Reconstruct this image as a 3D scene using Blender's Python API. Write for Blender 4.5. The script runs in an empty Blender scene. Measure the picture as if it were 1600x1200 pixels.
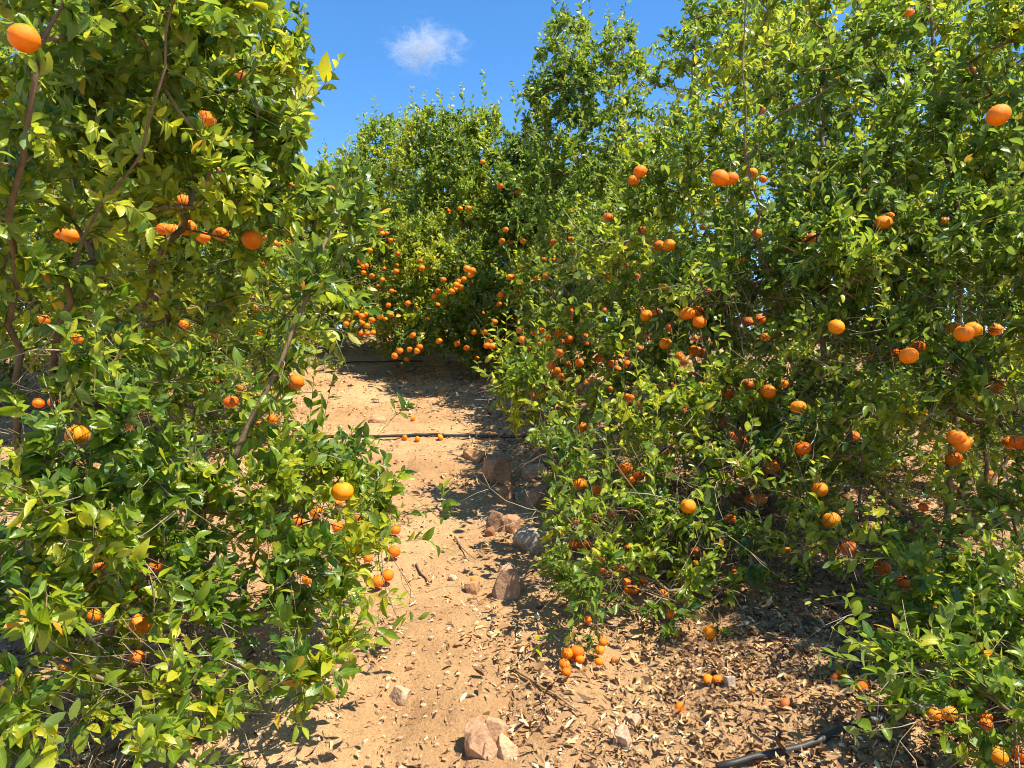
import bpy, bmesh, math, random
import numpy as np
from mathutils import Vector

# ------------------------------------------------------------------ camera, sky, sun, exposure
sc = bpy.context.scene
K = 0.000825            # metres across per photo pixel at one metre
EYE = 1.55              # height of the camera above the path
cam_d = bpy.data.cameras.new('camera'); cam = bpy.data.objects.new('camera', cam_d)
sc.collection.objects.link(cam); sc.camera = cam
cam.location = (0, 0, EYE); cam.rotation_euler = (math.radians(90), 0, 0)
cam_d.sensor_width = 36; cam_d.lens = 18 / (800 * K); cam_d.clip_start = 0.05; cam_d.clip_end = 3000

SUN_DIR = Vector((0.43, -0.24, 0.87)).normalized()
elev = math.asin(SUN_DIR.z); azim = math.atan2(SUN_DIR.x, SUN_DIR.y)
world = bpy.data.worlds.new("World"); sc.world = world; world.use_nodes = True
wn = world.node_tree; wn.nodes.clear()
w_out = wn.nodes.new('ShaderNodeOutputWorld'); w_bg = wn.nodes.new('ShaderNodeBackground')
sky = wn.nodes.new('ShaderNodeTexSky'); sky.sky_type = 'NISHITA'; sky.sun_disc = False
sky.sun_elevation = elev; sky.sun_rotation = azim
sky.altitude = 1200; sky.air_density = 1.0; sky.dust_density = 0.15; sky.ozone_density = 3.0
hsv = wn.nodes.new('ShaderNodeHueSaturation'); hsv.inputs['Saturation'].default_value = 1.25
wn.links.new(sky.outputs[0], hsv.inputs['Color']); wn.links.new(hsv.outputs[0], w_bg.inputs[0])
w_bg.inputs[1].default_value = 0.128
wn.links.new(w_bg.outputs[0], w_out.inputs[0])
sun_d = bpy.data.lights.new('sun', 'SUN'); sun_d.energy = 5.0; sun_d.angle = math.radians(0.5)
sun_d.color = (1.0, 0.92, 0.74)
sun = bpy.data.objects.new('sun', sun_d); sc.collection.objects.link(sun)
sun.rotation_euler = SUN_DIR.to_track_quat('Z', 'Y').to_euler()
sc.view_settings.view_transform = 'Standard'; sc.view_settings.look = 'None'
sc.view_settings.exposure = 1.08; sc.view_settings.gamma = 1; sc.view_settings.use_curve_mapping = False
sc.cycles.filter_width = 1.0; sc.cycles.denoising_prefilter = 'FAST'
sc.cycles.max_bounces = 8; sc.cycles.diffuse_bounces = 4; sc.cycles.transmission_bounces = 5
sc.cycles.glossy_bounces = 3; sc.cycles.caustics_reflective = False; sc.cycles.caustics_refractive = False

rng = np.random.default_rng(11)
random.seed(11)

# ------------------------------------------------------------------ helpers
def P(px, py, d):
    return np.array([(px - 800) * K * d, d, EYE - (py - 600) * K * d])

def proj(p):
    y = np.maximum(p[..., 1], 0.05)
    return 800 + p[..., 0] / (K * y), 600 - (p[..., 2] - EYE) / (K * y)

def hash2(ix, iy):
    h = (ix.astype(np.int64) * 374761393 + iy.astype(np.int64) * 668265263) & 0xffffffff
    h = ((h ^ (h >> 13)) * 1274126177) & 0xffffffff
    return ((h ^ (h >> 16)) & 0xffff) / 65535.0

def vnoise(x, y):
    ix = np.floor(x); iy = np.floor(y); fx = x - ix; fy = y - iy
    fx = fx * fx * (3 - 2 * fx); fy = fy * fy * (3 - 2 * fy)
    a = hash2(ix, iy); b = hash2(ix + 1, iy); c = hash2(ix, iy + 1); d = hash2(ix + 1, iy + 1)
    return a + (b - a) * fx + (c - a) * fy + (a - b - c + d) * fx * fy

def path_x(y):                       # middle of the trodden path
    return np.interp(y, [0, 2.3, 4.2, 6.7, 9.7, 13], [-0.1, -0.2, -0.36, -1.05, -2.4, -4.2])

def gh(x, y):                        # height of the ground
    x = np.asarray(x, float); y = np.asarray(y, float)
    z = np.interp(y, [-400, -40, -3, 0, 11.5, 12.6, 16, 40, 400, 1200], [-6, -3, -0.6, 0, 2.3, 2.42, 2.42, 1.6, -2, -14])
    near = np.exp(-(np.maximum(0, y - 9) / 8) ** 2) * np.exp(-(x / 9) ** 2)
    dx = np.abs(x - path_x(y))
    bank = np.clip((dx - 0.55) / 0.8, 0, 1); bank = bank * bank * (3 - 2 * bank)
    z = z + near * (0.05 * bank + 0.10 * (vnoise(x * 0.9 + 3, y * 0.9) - 0.5) + 0.05 * (vnoise(x * 2.7, y * 2.7 + 9) - 0.5)
                    + 0.020 * (vnoise(x * 9, y * 9) - 0.5) + 0.012 * (vnoise(x * 23, y * 23) - 0.5) + 0.007 * (vnoise(x * 51, y * 51) - 0.5))
    z = z - near * 0.028 * np.clip(vnoise(x * 5.5 + 40, y * 3.2) - 0.62, 0, 1) * 3
    return z

def gp(px, py):                      # where a photo pixel meets the ground
    lo, hi = 1.2, 14.0
    for _ in range(40):
        m = (lo + hi) / 2; p = P(px, py, m)
        if p[2] > float(gh(p[0], p[1])): lo = m
        else: hi = m
    p = P(px, py, lo); p[2] = float(gh(p[0], p[1])); return p

def inpoly(px, py, poly):
    r = np.zeros(px.shape, bool); n = len(poly); j = n - 1
    for i in range(n):
        xi, yi = poly[i]; xj, yj = poly[j]
        if yi != yj:
            c = ((yi > py) != (yj > py)) & (px < (xj - xi) * (py - yi) / (yj - yi) + xi)
            r ^= c
        j = i
    return r

def norm(v):
    return v / np.maximum(np.linalg.norm(v, axis=-1, keepdims=True), 1e-9)

class Soup:                          # gathers verts / faces / material slots / two float attributes
    def __init__(s): s.v = []; s.l = []; s.c = []; s.m = []; s.t = []; s.e = []; s.n = 0
    def add(s, verts, faces_list, mat, tint, edge):
        s.v.append(verts); s.t.append(tint); s.e.append(edge)
        for f in faces_list:         # f: (nf, k) int array
            s.l.append((f + s.n).ravel()); s.c.append(np.full(len(f), f.shape[1], np.int32)); s.m.append(np.full(len(f), mat, np.int32))
        s.n += len(verts)
    def build(s, name, mats, parent=None, smooth=True):
        me = bpy.data.meshes.new(name)
        v = np.concatenate(s.v).astype(np.float32); l = np.concatenate(s.l).astype(np.int32); c = np.concatenate(s.c)
        me.vertices.add(len(v)); me.vertices.foreach_set('co', v.ravel())
        me.loops.add(len(l)); me.loops.foreach_set('vertex_index', l)
        me.polygons.add(len(c))
        me.polygons.foreach_set('loop_start', np.concatenate([[0], np.cumsum(c)[:-1]]).astype(np.int32))
        me.polygons.foreach_set('material_index', np.concatenate(s.m))
        me.polygons.foreach_set('use_smooth', np.full(len(c), smooth))
        for nm, a in (('tint', s.t), ('edge', s.e)):
            at = me.attributes.new(nm, 'FLOAT', 'POINT'); at.data.foreach_set('value', np.concatenate(a).astype(np.float32))
        me.update(calc_edges=True); me.validate()
        for m in mats: me.materials.append(m)
        o = bpy.data.objects.new(name, me); sc.collection.objects.link(o)
        if parent is not None: attach(o, parent)
        return o

def attach(o, parent):
    o.parent = parent
    o.matrix_parent_inverse = parent.matrix_basis.inverted()

def tag(o, label=None, cat=None, group=None, kind=None):
    if label: o['label'] = label
    if cat: o['category'] = cat
    if group: o['group'] = group
    if kind: o['kind'] = kind
    return o

def tube(soup, pts, rad, sides, mat, tint):
    pts = np.asarray(pts); n = len(pts)
    if n < 2: return
    t = norm(np.gradient(pts, axis=0))
    ref = np.array([0.31, 0.87, 0.38]) if abs(t[0, 2]) > 0.6 else np.array([0.1, 0.2, 0.97])
    a = norm(np.cross(t, ref)); b = np.cross(t, a)
    ang = np.arange(sides) * 2 * math.pi / sides
    ring = pts[:, None, :] + np.asarray(rad)[:, None, None] * (a[:, None, :] * np.cos(ang)[None, :, None] + b[:, None, :] * np.sin(ang)[None, :, None])
    v = ring.reshape(-1, 3)
    i = np.arange(n - 1)[:, None] * sides; k = np.arange(sides)[None, :]; k2 = (k + 1) % sides
    f = np.stack([i + k, i + k2, i + sides + k2, i + sides + k], -1).reshape(-1, 4)
    fl = [f]
    caps = np.array([list(range(sides))[::-1], [(n - 1) * sides + q for q in range(sides)]])
    fl.append(caps)
    soup.add(v, fl, mat, np.full(len(v), tint), np.zeros(len(v)))

# leaf templates: x across, y along, edge = |x|
def leaf_template(rows, width):
    v = [(0, 0, 0)]; e = [0]
    for y, w in zip(rows, width):
        for s in (-1, 0, 1): v.append((s * w, y, 0)); e.append(abs(s))
    v.append((0, 1, 0)); e.append(0)
    tris = [(0, 2, 1), (0, 3, 2)]; quads = []
    for r in range(len(rows) - 1):
        b = 1 + 3 * r
        quads += [(b, b + 1, b + 4, b + 3), (b + 1, b + 2, b + 5, b + 4)]
    b = 1 + 3 * (len(rows) - 1); tip = len(v) - 1
    tris += [(b, b + 1, tip), (b + 1, b + 2, tip)]
    return np.array(v, float), np.array(e, float), np.array(tris), np.array(quads)
LEAF_HI = leaf_template([.09, .27, .52, .77, .93], [.17, .42, .5, .35, .13])
LEAF_LO = leaf_template([.24, .66], [.41, .43])

def add_leaves(soup, tpl, o, ydir, nrm, L, W, curl, fold, mat, tint):
    v, e, tris, quads = tpl; n = len(o); k = len(v)
    if n == 0: return
    y = norm(ydir); x = norm(np.cross(y, nrm)); z = np.cross(x, y)
    X = v[None, :, 0] * W[:, None]; Y = v[None, :, 1] * L[:, None]
    tw = (v[None, :, 0] * v[None, :, 1]) * L[:, None] * (np.sin(o[:, 0] * 917 + o[:, 2] * 631) * 0.5)[:, None]
    Z = np.abs(X) * fold[:, None] - curl[:, None] * L[:, None] * v[None, :, 1] ** 2 + 0.25 * curl[:, None] * L[:, None] * v[None, :, 1] + tw
    V = o[:, None, :] + X[..., None] * x[:, None, :] + Y[..., None] * y[:, None, :] + Z[..., None] * z[:, None, :]
    off = (np.arange(n) * k)[:, None, None]
    fl = [(tris[None] + off).reshape(-1, 3)]
    if len(quads): fl.append((quads[None] + off).reshape(-1, 4))
    soup.add(V.reshape(-1, 3), fl, mat, np.repeat(tint, k), np.tile(e, n))

# ------------------------------------------------------------------ materials
def new_mat(name):
    m = bpy.data.materials.new(name); m.use_nodes = True
    nt = m.node_tree; nt.nodes.clear()
    out = nt.nodes.new('ShaderNodeOutputMaterial'); return m, nt, out
def ramp(nt, stops, src):
    r = nt.nodes.new('ShaderNodeValToRGB'); el = r.color_ramp.elements
    while len(el) < len(stops): el.new(0.5)
    for q, (p, c) in zip(el, stops): q.position = p; q.color = (*c, 1)
    nt.links.new(src, r.inputs[0]); return r.outputs[0]
def attr(nt, name):
    a = nt.nodes.new('ShaderNodeAttribute'); a.attribute_name = name; return a.outputs['Fac']
def tex(nt, scale, detail=4, rough=0.6, kind='ShaderNodeTexNoise', coord='Object', vec=None):
    n = nt.nodes.new(kind); n.inputs['Scale'].default_value = scale
    if kind == 'ShaderNodeTexNoise': n.inputs['Detail'].default_value = detail; n.inputs['Roughness'].default_value = rough
    c = nt.nodes.new('ShaderNodeTexCoord'); nt.links.new(vec or c.outputs[coord], n.inputs['Vector']); return n
def mixc(nt, f, a, b, mode='MIX'):
    m = nt.nodes.new('ShaderNodeMix'); m.data_type = 'RGBA'; m.blend_type = mode
    for s, v in ((m.inputs[0], f), (m.inputs[6], a), (m.inputs[7], b)):
        if hasattr(v, 'is_linked'): nt.links.new(v, s)
        elif isinstance(v, tuple): s.default_value = (*v, 1)
        else: s.default_value = v
    return m.outputs[2]
def math_n(nt, op, a, b=None, clamp=False):
    m = nt.nodes.new('ShaderNodeMath'); m.operation = op; m.use_clamp = clamp
    for s, v in ((m.inputs[0], a), (m.inputs[1], b)):
        if v is None: continue
        if hasattr(v, 'is_linked'): nt.links.new(v, s)
        else: s.default_value = v
    return m.outputs[0]
def bump(nt, h, strength, dist=0.01):
    b = nt.nodes.new('ShaderNodeBump'); b.inputs['Strength'].default_value = strength; b.inputs['Distance'].default_value = dist
    nt.links.new(h, b.inputs['Height']); return b.outputs[0]
def principled(nt, out, col, rough=0.6, spec=0.5, normal=None):
    p = nt.nodes.new('ShaderNodeBsdfPrincipled')
    if hasattr(col, 'is_linked'): nt.links.new(col, p.inputs['Base Color'])
    else: p.inputs['Base Color'].default_value = (*col, 1)
    if hasattr(rough, 'is_linked'): nt.links.new(rough, p.inputs['Roughness'])
    else: p.inputs['Roughness'].default_value = rough
    p.inputs['Specular IOR Level'].default_value = spec
    if normal is not None: nt.links.new(normal, p.inputs['Normal'])
    nt.links.new(p.outputs[0], out.inputs[0]); return p

def leaf_material():
    m, nt, out = new_mat('citrus_leaf')
    t = attr(nt, 'tint'); e = attr(nt, 'edge')
    col = ramp(nt, [(0.0, (.016, .058, .010)), (0.30, (.054, .130, .012)), (0.60, (.155, .240, .013)), (0.86, (.36, .395, .020)),
                    (0.94, (.42, .40, .03)), (0.97, (.52, .34, .03)), (1.0, (.50, .17, .02))], t)
    blotch = tex(nt, 70, 3, 0.6)
    col = mixc(nt, math_n(nt, 'MULTIPLY', math_n(nt, 'SUBTRACT', blotch.outputs[0], 0.5, True), 1.6), col, (.22, .26, .03))
    rib = math_n(nt, 'SUBTRACT', 1.0, math_n(nt, 'MULTIPLY', e, 9.0), True)
    col = mixc(nt, math_n(nt, 'MULTIPLY', rib, 0.55), col, (.26, .34, .10))
    geo = nt.nodes.new('ShaderNodeNewGeometry')
    col = mixc(nt, math_n(nt, 'MULTIPLY', geo.outputs['Backfacing'], 0.38), col, (.20, .27, .11))
    nrm = bump(nt, tex(nt, 160, 2, 0.5).outputs[0], 0.25, 0.004)
    p = principled(nt, out, col, math_n(nt, 'ADD', math_n(nt, 'ADD', 0.12, math_n(nt, 'MULTIPLY', tex(nt, 22, 3, .6).outputs[0], .46)), math_n(nt, 'MULTIPLY', geo.outputs['Backfacing'], 0.22)), 0.5, nrm)
    tr = nt.nodes.new('ShaderNodeBsdfTranslucent')
    nt.links.new(mixc(nt, 1.0, col, (2.4, 2.2, 0.9), 'MULTIPLY'), tr.inputs[0])
    ms = nt.nodes.new('ShaderNodeMixShader'); ms.inputs[0].default_value = 0.43
    nt.links.new(p.outputs[0], ms.inputs[1]); nt.links.new(tr.outputs[0], ms.inputs[2]); nt.links.new(ms.outputs[0], out.inputs[0])
    return m

def bark_material():
    m, nt, out = new_mat('citrus_bark')
    t = attr(nt, 'tint')
    col = ramp(nt, [(0.0, (.10, .066, .042)), (0.4, (.20, .145, .085)), (0.7, (.20, .19, .07)), (0.85, (.13, .17, .04)), (1.0, (.40, .33, .24))], t)
    n = tex(nt, 38, 5, 0.7)
    col = mixc(nt, 0.6, col, ramp(nt, [(0.3, (.45, .42, .4)), (0.7, (1.35, 1.3, 1.2))], n.outputs[0]), 'MULTIPLY')
    principled(nt, out, col, 0.8, 0.25, bump(nt, n.outputs[0], 0.6, 0.006))
    return m

def orange_material(name, base, deep):
    m, nt, out = new_mat(name)
    info = nt.nodes.new('ShaderNodeObjectInfo')
    n = tex(nt, 2.4, 5, 0.6)
    col = mixc(nt, ramp(nt, [(.35, (0, 0, 0)), (.68, (1, 1, 1))], n.outputs[0]), base, deep)
    blem = tex(nt, 5.5, 4, .7)
    col = mixc(nt, math_n(nt, 'MULTIPLY', math_n(nt, 'SUBTRACT', blem.outputs[0], .63, True), 3.0), col, (.42, .20, .04))
    h = nt.nodes.new('ShaderNodeHueSaturation'); nt.links.new(col, h.inputs['Color'])
    nt.links.new(math_n(nt, 'ADD', 0.488, math_n(nt, 'MULTIPLY', info.outputs['Random'], 0.022)), h.inputs['Hue'])
    pore = tex(nt, 34, 2, 0.5)
    p = principled(nt, out, h.outputs[0], 0.5, 0.28, bump(nt, pore.outputs[0], 0.5, 0.002))
    p.inputs['Subsurface Weight'].default_value = 0.12
    p.inputs['Subsurface Radius'].default_value = (0.02, 0.008, 0.002)
    p.inputs['Subsurface Scale'].default_value = 0.4
    return m

def soil_material():
    m, nt, out = new_mat('sandy_soil')
    big = tex(nt, 1.1, 5, 0.6); mid = tex(nt, 9, 6, 0.7); fine = tex(nt, 95, 5, 0.75); grit = tex(nt, 260, 2, 0.6)
    col = ramp(nt, [(0.30, (.355, .198, .094)), (0.52, (.475, .285, .142)), (0.72, (.575, .37, .20))], big.outputs[0])
    col = mixc(nt, 0.55, col, ramp(nt, [(0.3, (.68, .64, .60)), (0.5, (1, 1, 1)), (0.72, (1.22, 1.2, 1.15))], mid.outputs[0]), 'MULTIPLY')
    col = mixc(nt, 0.65, col, ramp(nt, [(0.33, (.55, .50, .45)), (0.5, (1, 1, 1)), (0.7, (1.3, 1.28, 1.2))], fine.outputs[0]), 'MULTIPLY')
    vo = tex(nt, 60, kind='ShaderNodeTexVoronoi')
    col = mixc(nt, math_n(nt, 'MULTIPLY', math_n(nt, 'SUBTRACT', 0.16, vo.outputs['Distance'], True), 2.2), col, (.50, .37, .25))
    hh = math_n(nt, 'ADD', math_n(nt, 'MULTIPLY', mid.outputs[0], 2.0), math_n(nt, 'ADD', fine.outputs[0], math_n(nt, 'MULTIPLY', grit.outputs[0], 0.5)))
    principled(nt, out, col, 0.95, 0.15, bump(nt, hh, 0.9, 0.012))
    return m

def litter_material():
    m, nt, out = new_mat('dry_leaf')
    col = ramp(nt, [(0.0, (.07, .036, .022)), (0.3, (.19, .100, .050)), (0.6, (.36, .215, .10)), (0.85, (.55, .37, .18)), (1.0, (.64, .50, .31))], attr(nt, 'tint'))
    n = tex(nt, 55, 4, 0.7)
    col = mixc(nt, 0.5, col, ramp(nt, [(0.3, (.55, .5, .45)), (0.7, (1.25, 1.25, 1.2))], n.outputs[0]), 'MULTIPLY')
    principled(nt, out, col, 0.75, 0.25)
    return m

def rock_material():
    m, nt, out = new_mat('rock')
    info = nt.nodes.new('ShaderNodeObjectInfo')
    n1 = tex(nt, 14, 6, 0.7); n2 = tex(nt, 70, 5, 0.75)
    col = mixc(nt, 0.75, info.outputs['Color'], ramp(nt, [(0.3, (.55, .52, .5)), (0.5, (1, 1, 1)), (0.75, (1.35, 1.33, 1.3))], n1.outputs[0]), 'MULTIPLY')
    col = mixc(nt, 0.6, col, ramp(nt, [(0.32, (.5, .47, .45)), (0.55, (1, 1, 1)), (0.75, (1.4, 1.35, 1.3))], n2.outputs[0]), 'MULTIPLY')
    hh = math_n(nt, 'ADD', n1.outputs[0], math_n(nt, 'MULTIPLY', n2.outputs[0], 0.5))
    principled(nt, out, col, 0.9, 0.2, bump(nt, hh, 0.8, 0.012))
    return m

def plain(name, col, rough, spec=0.4, var=0.4, scale=40):
    m, nt, out = new_mat(name)
    n = tex(nt, scale, 4, 0.7)
    c = mixc(nt, var, col, ramp(nt, [(0.3, (.5, .5, .5)), (0.7, (1.5, 1.5, 1.5))], n.outputs[0]), 'MULTIPLY')
    principled(nt, out, c, rough, spec, bump(nt, n.outputs[0], 0.3, 0.003)); return m

M_LEAF = leaf_material(); M_BARK = bark_material(); M_SOIL = soil_material(); M_LIT = litter_material(); M_ROCK = rock_material()
M_ORANGE = orange_material('orange_peel', (.86, .245, .004), (.78, .165, .003))
M_OLD = orange_material('fallen_peel', (.62, .20, .03), (.42, .11, .03))
M_CALYX = plain('calyx_green', (.13, .17, .04), 0.6)
M_HOSE = plain('black_pipe', (.032, .029, .027), 0.55, 0.4, 0.7, 25)
M_JOINT = plain('grey_pipe_joiner', (.13, .12, .11), 0.55)
M_STICK = plain('dead_wood', (.27, .17, .095), 0.85, 0.2)

# ------------------------------------------------------------------ ground
def axis(lo, hi, fine_lo, fine_hi, step):
    a = list(np.arange(fine_lo, fine_hi, step)); s = step; x = a[-1]
    while x < hi: s *= 1.22; x += s; a.append(x)
    s = step; x = fine_lo; b = []
    while x > lo: s *= 1.22; x -= s; b.append(x)
    return np.array(b[::-1] + a)
gx = axis(-400, 400, -2.6, 2.9, 0.022); gy = axis(-60, 1100, 1.7, 9.5, 0.025)
GX, GY = np.meshgrid(gx, gy); GZ = gh(GX, GY)
v = np.stack([GX, GY, GZ], -1).reshape(-1, 3); nx = len(gx); ny = len(gy)
i = np.arange(ny - 1)[:, None] * nx + np.arange(nx - 1)[None, :]
f = np.stack([i, i + 1, i + nx + 1, i + nx], -1).reshape(-1, 4)
s = Soup(); s.add(v, [f], 0, np.zeros(len(v)), np.zeros(len(v)))
tag(s.build('ground', [M_SOIL]), 'sandy tan sloping orchard ground with a worn path', 'ground', kind='structure')

# ------------------------------------------------------------------ oranges
def fruit_mesh(name, seed, mats):
    r = random.Random(seed); bm = bmesh.new()
    bmesh.ops.create_uvsphere(bm, u_segments=28, v_segments=18, radius=1)
    ph = [r.uniform(0, 6.28) for _ in range(4)]; flat = r.uniform(.80, .90)
    for v in bm.verts:
        a = math.atan2(v.co.y, v.co.x); rr = math.hypot(v.co.x, v.co.y)
        k = 1 + 0.012 * math.sin(9 * a + ph[0]) * rr + 0.03 * math.sin(2 * a + ph[1]) * rr + 0.02 * math.sin(3 * a + ph[2])
        v.co.x *= k; v.co.y *= k
        z = v.co.z
        v.co.z = z * flat - (0.16 * math.exp(-(rr / .28) ** 2) * (1 if z > 0 else -0.6)) + (0.05 * math.exp(-(rr / .5) ** 2) if z > 0 else 0)
    me = bpy.data.meshes.new(name); bm.to_mesh(me); bm.free()
    me.polygons.foreach_set('use_smooth', [True] * len(me.polygons))
    for m in mats: me.materials.append(m)
    return me
FRUIT = [fruit_mesh('orange', 50 + q, [M_ORANGE]) for q in range(5)]
FALLEN = [fruit_mesh('fallen_orange', 80 + q, [M_ORANGE]) for q in range(3)]
FALLEN_OLD = [fruit_mesh('fallen_orange', 90 + q, [M_OLD]) for q in range(3)]
def calyx_mesh():
    bm = bmesh.new(); c = bm.verts.new((0, 0, .80)); ring = []
    for q in range(10):
        a = q * math.pi / 5; rr = .24 if q % 2 == 0 else .13
        ring.append(bm.verts.new((rr * math.cos(a), rr * math.sin(a), .80 + (.03 if q % 2 == 0 else .0))))
    top = [bm.verts.new((.05 * math.cos(q * math.pi / 5), .05 * math.sin(q * math.pi / 5), 1.02)) for q in range(10)]
    for q in range(10):
        bm.faces.new((ring[q], ring[(q + 1) % 10], top[(q + 1) % 10], top[q])); bm.faces.new((c, ring[(q + 1) % 10], ring[q]))
    bm.faces.new(top)
    me = bpy.data.meshes.new('stem_button'); bm.to_mesh(me); bm.free(); me.materials.append(M_CALYX); return me
CALYX = calyx_mesh()

FR = {}   # fruit of each tree: (photo x, photo y, apparent diameter)
FR['near_left'] = [(38,60,46),(256,358,22),(271,361,24),(293,356,27),(318,371,20),(345,366,25),(394,375,30),(328,188,22),(462,597,27),(361,628,23),
  (535,768,34),(495,801,23),(527,787,18),(527,823,18),(466,815,17),(617,828,18),(616,862,20),(591,908,20),(605,899,22),(243,884,23),(218,975,34),(213,1028,25),
  (148,962,24),(120,680,36),(285,316,24),(110,368,24),(375,118,18),(120,530,19),(322,180,20),(575,872,15),(560,808,14),(95,365,20),(105,1040,24),(70,500,18),(480,905,16),(155,885,20)]
FR['left_second'] = [(287,507,16),(203,668,15),(208,652,13),(224,648,14),(233,657,13),(338,597,12),(375,607,12),(316,612,11),(425,655,15),(405,662,11),(400,480,11),
  (407,520,11),(83,628,17),(60,630,17),(340,265,12),(430,380,11),(437,382,11),(450,377,11),(414,372,11),(412,413,11),(300,640,12),(395,465,11),(455,290,11)]
FR['far_left_end'] = [(594,356,10),(597,365,10),(610,375,10),(604,365,9),(583,383,9),(578,391,10),(621,396,10),(562,409,10),(568,417,10),(572,415,10),(568,426,10),(581,431,10),
  (597,437,10),(619,424,10),(620,415,9),(612,455,10),(617,457,9),(607,477,10),(557,489,10),(565,494,11),(566,504,10),(574,509,10),(581,500,12),(594,495,11),(602,499,10),
  (612,493,10),(541,506,11),(544,500,9),(564,521,10),(574,521,10),(583,520,10),(571,491,10),(590,448,9),(600,420,9)]
FR['far_middle'] = [(719,326,10),(732,325,10),(754,253,10),(657,408,10),(659,419,11),(730,420,13),(738,423,13),(735,430,12),(713,445,12),(706,455,12),(716,440,11),(725,436,11),(684,455,11),
  (679,463,11),(693,437,11),(738,442,10),(684,477,10),(755,490,10),(637,474,11),(650,482,10),(645,524,11),(686,533,11),(714,537,11),(741,519,11),(757,519,11),(761,540,13),(769,541,13),
  (765,534,11),(729,544,11),(625,548,12),(617,556,12),(640,546,11),(652,548,12),(656,542,12),(636,561,10),(712,452,11),(720,449,11),(700,330,9),(710,415,9),(672,412,9),(669,500,9)]
FR['far_dark'] = [(782,291,11),(790,359,11),(784,377,11),(797,379,10),(817,377,11),(864,378,12),(892,374,12),(849,406,11),(824,413,10),(866,407,12),(815,423,10),(838,436,11),
  (853,431,13),(796,433,12),(783,460,12),(780,475,11),(773,503,11),(800,432,11),(810,455,10),(808,300,10),(745,560,10),(800,500,10)]
FR['tall_right'] = [(834,521,12),(848,517,13),(872,521,14),(857,527,12),(816,531,14),(825,545,13),(842,538,12),(878,535,13),(889,530,14),(915,526,13),(916,538,12),(873,552,15),
  (905,567,15),(861,570,15),(870,580,14),(876,589,14),(866,585,13),(887,569,13),(893,495,12),(893,486,11),(957,568,14),(966,577,13),(980,569,15),(936,560,14),(980,553,12),
  (916,599,12),(926,593,12),(953,608,11),(905,607,11),(833,620,13),(943,485,12),(811,517,12),(838,555,11),(852,604,11),(950,433,13),(995,432,13),(978,414,11),(943,520,11)]
FR['right_third'] = [(1000,268,23),(990,282,18),(950,340,17),(1003,360,15),(1029,384,18),(1046,383,21),(1182,365,18),(1010,493,21),(1025,487,16),(1001,484,15),(1074,490,23),(1090,488,21),
  (1093,503,23),(1046,512,15),(1014,527,15),(1040,537,21),(1084,527,14),(1096,530,12),(1084,549,20),(1096,552,19),(1060,556,14),(1068,565,16),(1115,535,12),(1168,503,18),(1187,499,17),
  (1196,527,15),(985,622,14),(997,631,13),(980,619,13),(1050,602,13),(1048,608,12),(910,667,17),(1043,702,15),(1098,355,12),(1000,545,12),(1030,604,12),(1192,280,14),(1090,440,12),(1160,405,13)]
FR['front_right'] = [(1139,614,21),(1169,602,20),(1200,612,24),(1247,636,25),(1131,662,19),(1157,675,19),(1160,691,20),(1144,681,17),(1254,701,25),(1206,730,23),(1281,765,26),(1332,683,21),
  (1075,791,27),(1141,811,20),(1173,782,19),(1188,780,21),(977,732,23),(998,743,19),(986,752,19),(906,757,21),(933,765,20),(957,806,17),(931,809,17),(987,803,18),(900,819,15),(897,850,17),
  (916,852,16),(1087,863,21),(943,893,16),(969,889,16),(980,856,12),(940,876,13),(979,910,15),(982,921,15),(991,921,15),(1037,927,15),(1006,905,14),(886,1021,20),(882,1038,19),(885,1050,15),
  (902,1018,21),(906,1030,15),(937,1016,15),(936,1034,14),(918,968,14),(942,1003,14),(1048,960,14),(1147,893,11),(1230,860,13),(1225,600,14),(1110,640,13),(1105,455,14),(1070,640,13)]
FR['big_right'] = [(1125,278,27),(1142,279,25),(1175,270,18),(1190,172,14),(1560,180,34),(1380,348,25),(1388,338,18),(1270,372,18),(1307,511,27),(1491,515,25),(1506,521,30),(1520,515,28),
  (1420,556,29),(1434,545,25),(1405,553,19),(1555,602,26),(1495,684,29),(1503,694,29),(1490,716,25),(1511,690,20),(1592,690,28),(1578,692,24),(1443,792,16),(1299,813,27),(1327,857,27),
  (1379,888,25),(1410,908,22),(1555,515,20),(1475,345,14),(1545,740,15),(1260,375,14),(1350,300,12),(1420,20,16),(1520,110,14)]
FR['low_right'] = [(1460,1115,21),(1483,1114,27),(1540,1119,19),(1541,1132,19),(1560,1180,27),(1597,1178,27),(1488,1070,14),(1436,1050,13)]
def fruit_d(x, y, s):                # distance of a fruit, never below the ground
    return min(82.4 / s, gp(x, y + s * .5)[1] - 0.03)
ALL_FR = np.array([(x, y, s, fruit_d(x, y, s)) for l in FR.values() for (x, y, s) in l], float)

# ------------------------------------------------------------------ where nothing grows: open sky and the open path
SKY = [(480,-200),(494,40),(488,95),(500,130),(488,165),(480,220),(462,246),(488,262),(505,250),(520,235),(550,225),(572,180),(600,172),(622,185),(640,160),(662,172),(676,150),(700,178),(722,165),
       (735,178),(760,150),(785,168),(790,205),(815,215),(818,170),(802,140),(832,95),(846,40),(866,15),(905,15),(935,40),(948,20),(985,22),(1003,75),(1030,45),(1052,45),(1066,0),(1066,-200)]
PATH = [(470,615),(500,580),(560,572),(620,582),(700,585),(762,602),(770,640),(800,690),(860,700),(872,730),(848,800),(846,830),(822,870),(826,940),(845,1035),(872,1080),(960,1085),(1060,1110),(1190,1200),
        (1100,1260),(430,1260),(500,1105),(560,1060),(620,1010),(655,965),(632,915),(690,860),(690,800),(640,745),(600,690),(560,660),(490,670),(455,650)]

# ------------------------------------------------------------------ trees
def bez(p0, c, p1, n):
    t = np.linspace(0, 1, n)[:, None]
    return (1 - t) ** 2 * p0 + 2 * t * (1 - t) * c + t * t * p1

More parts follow.
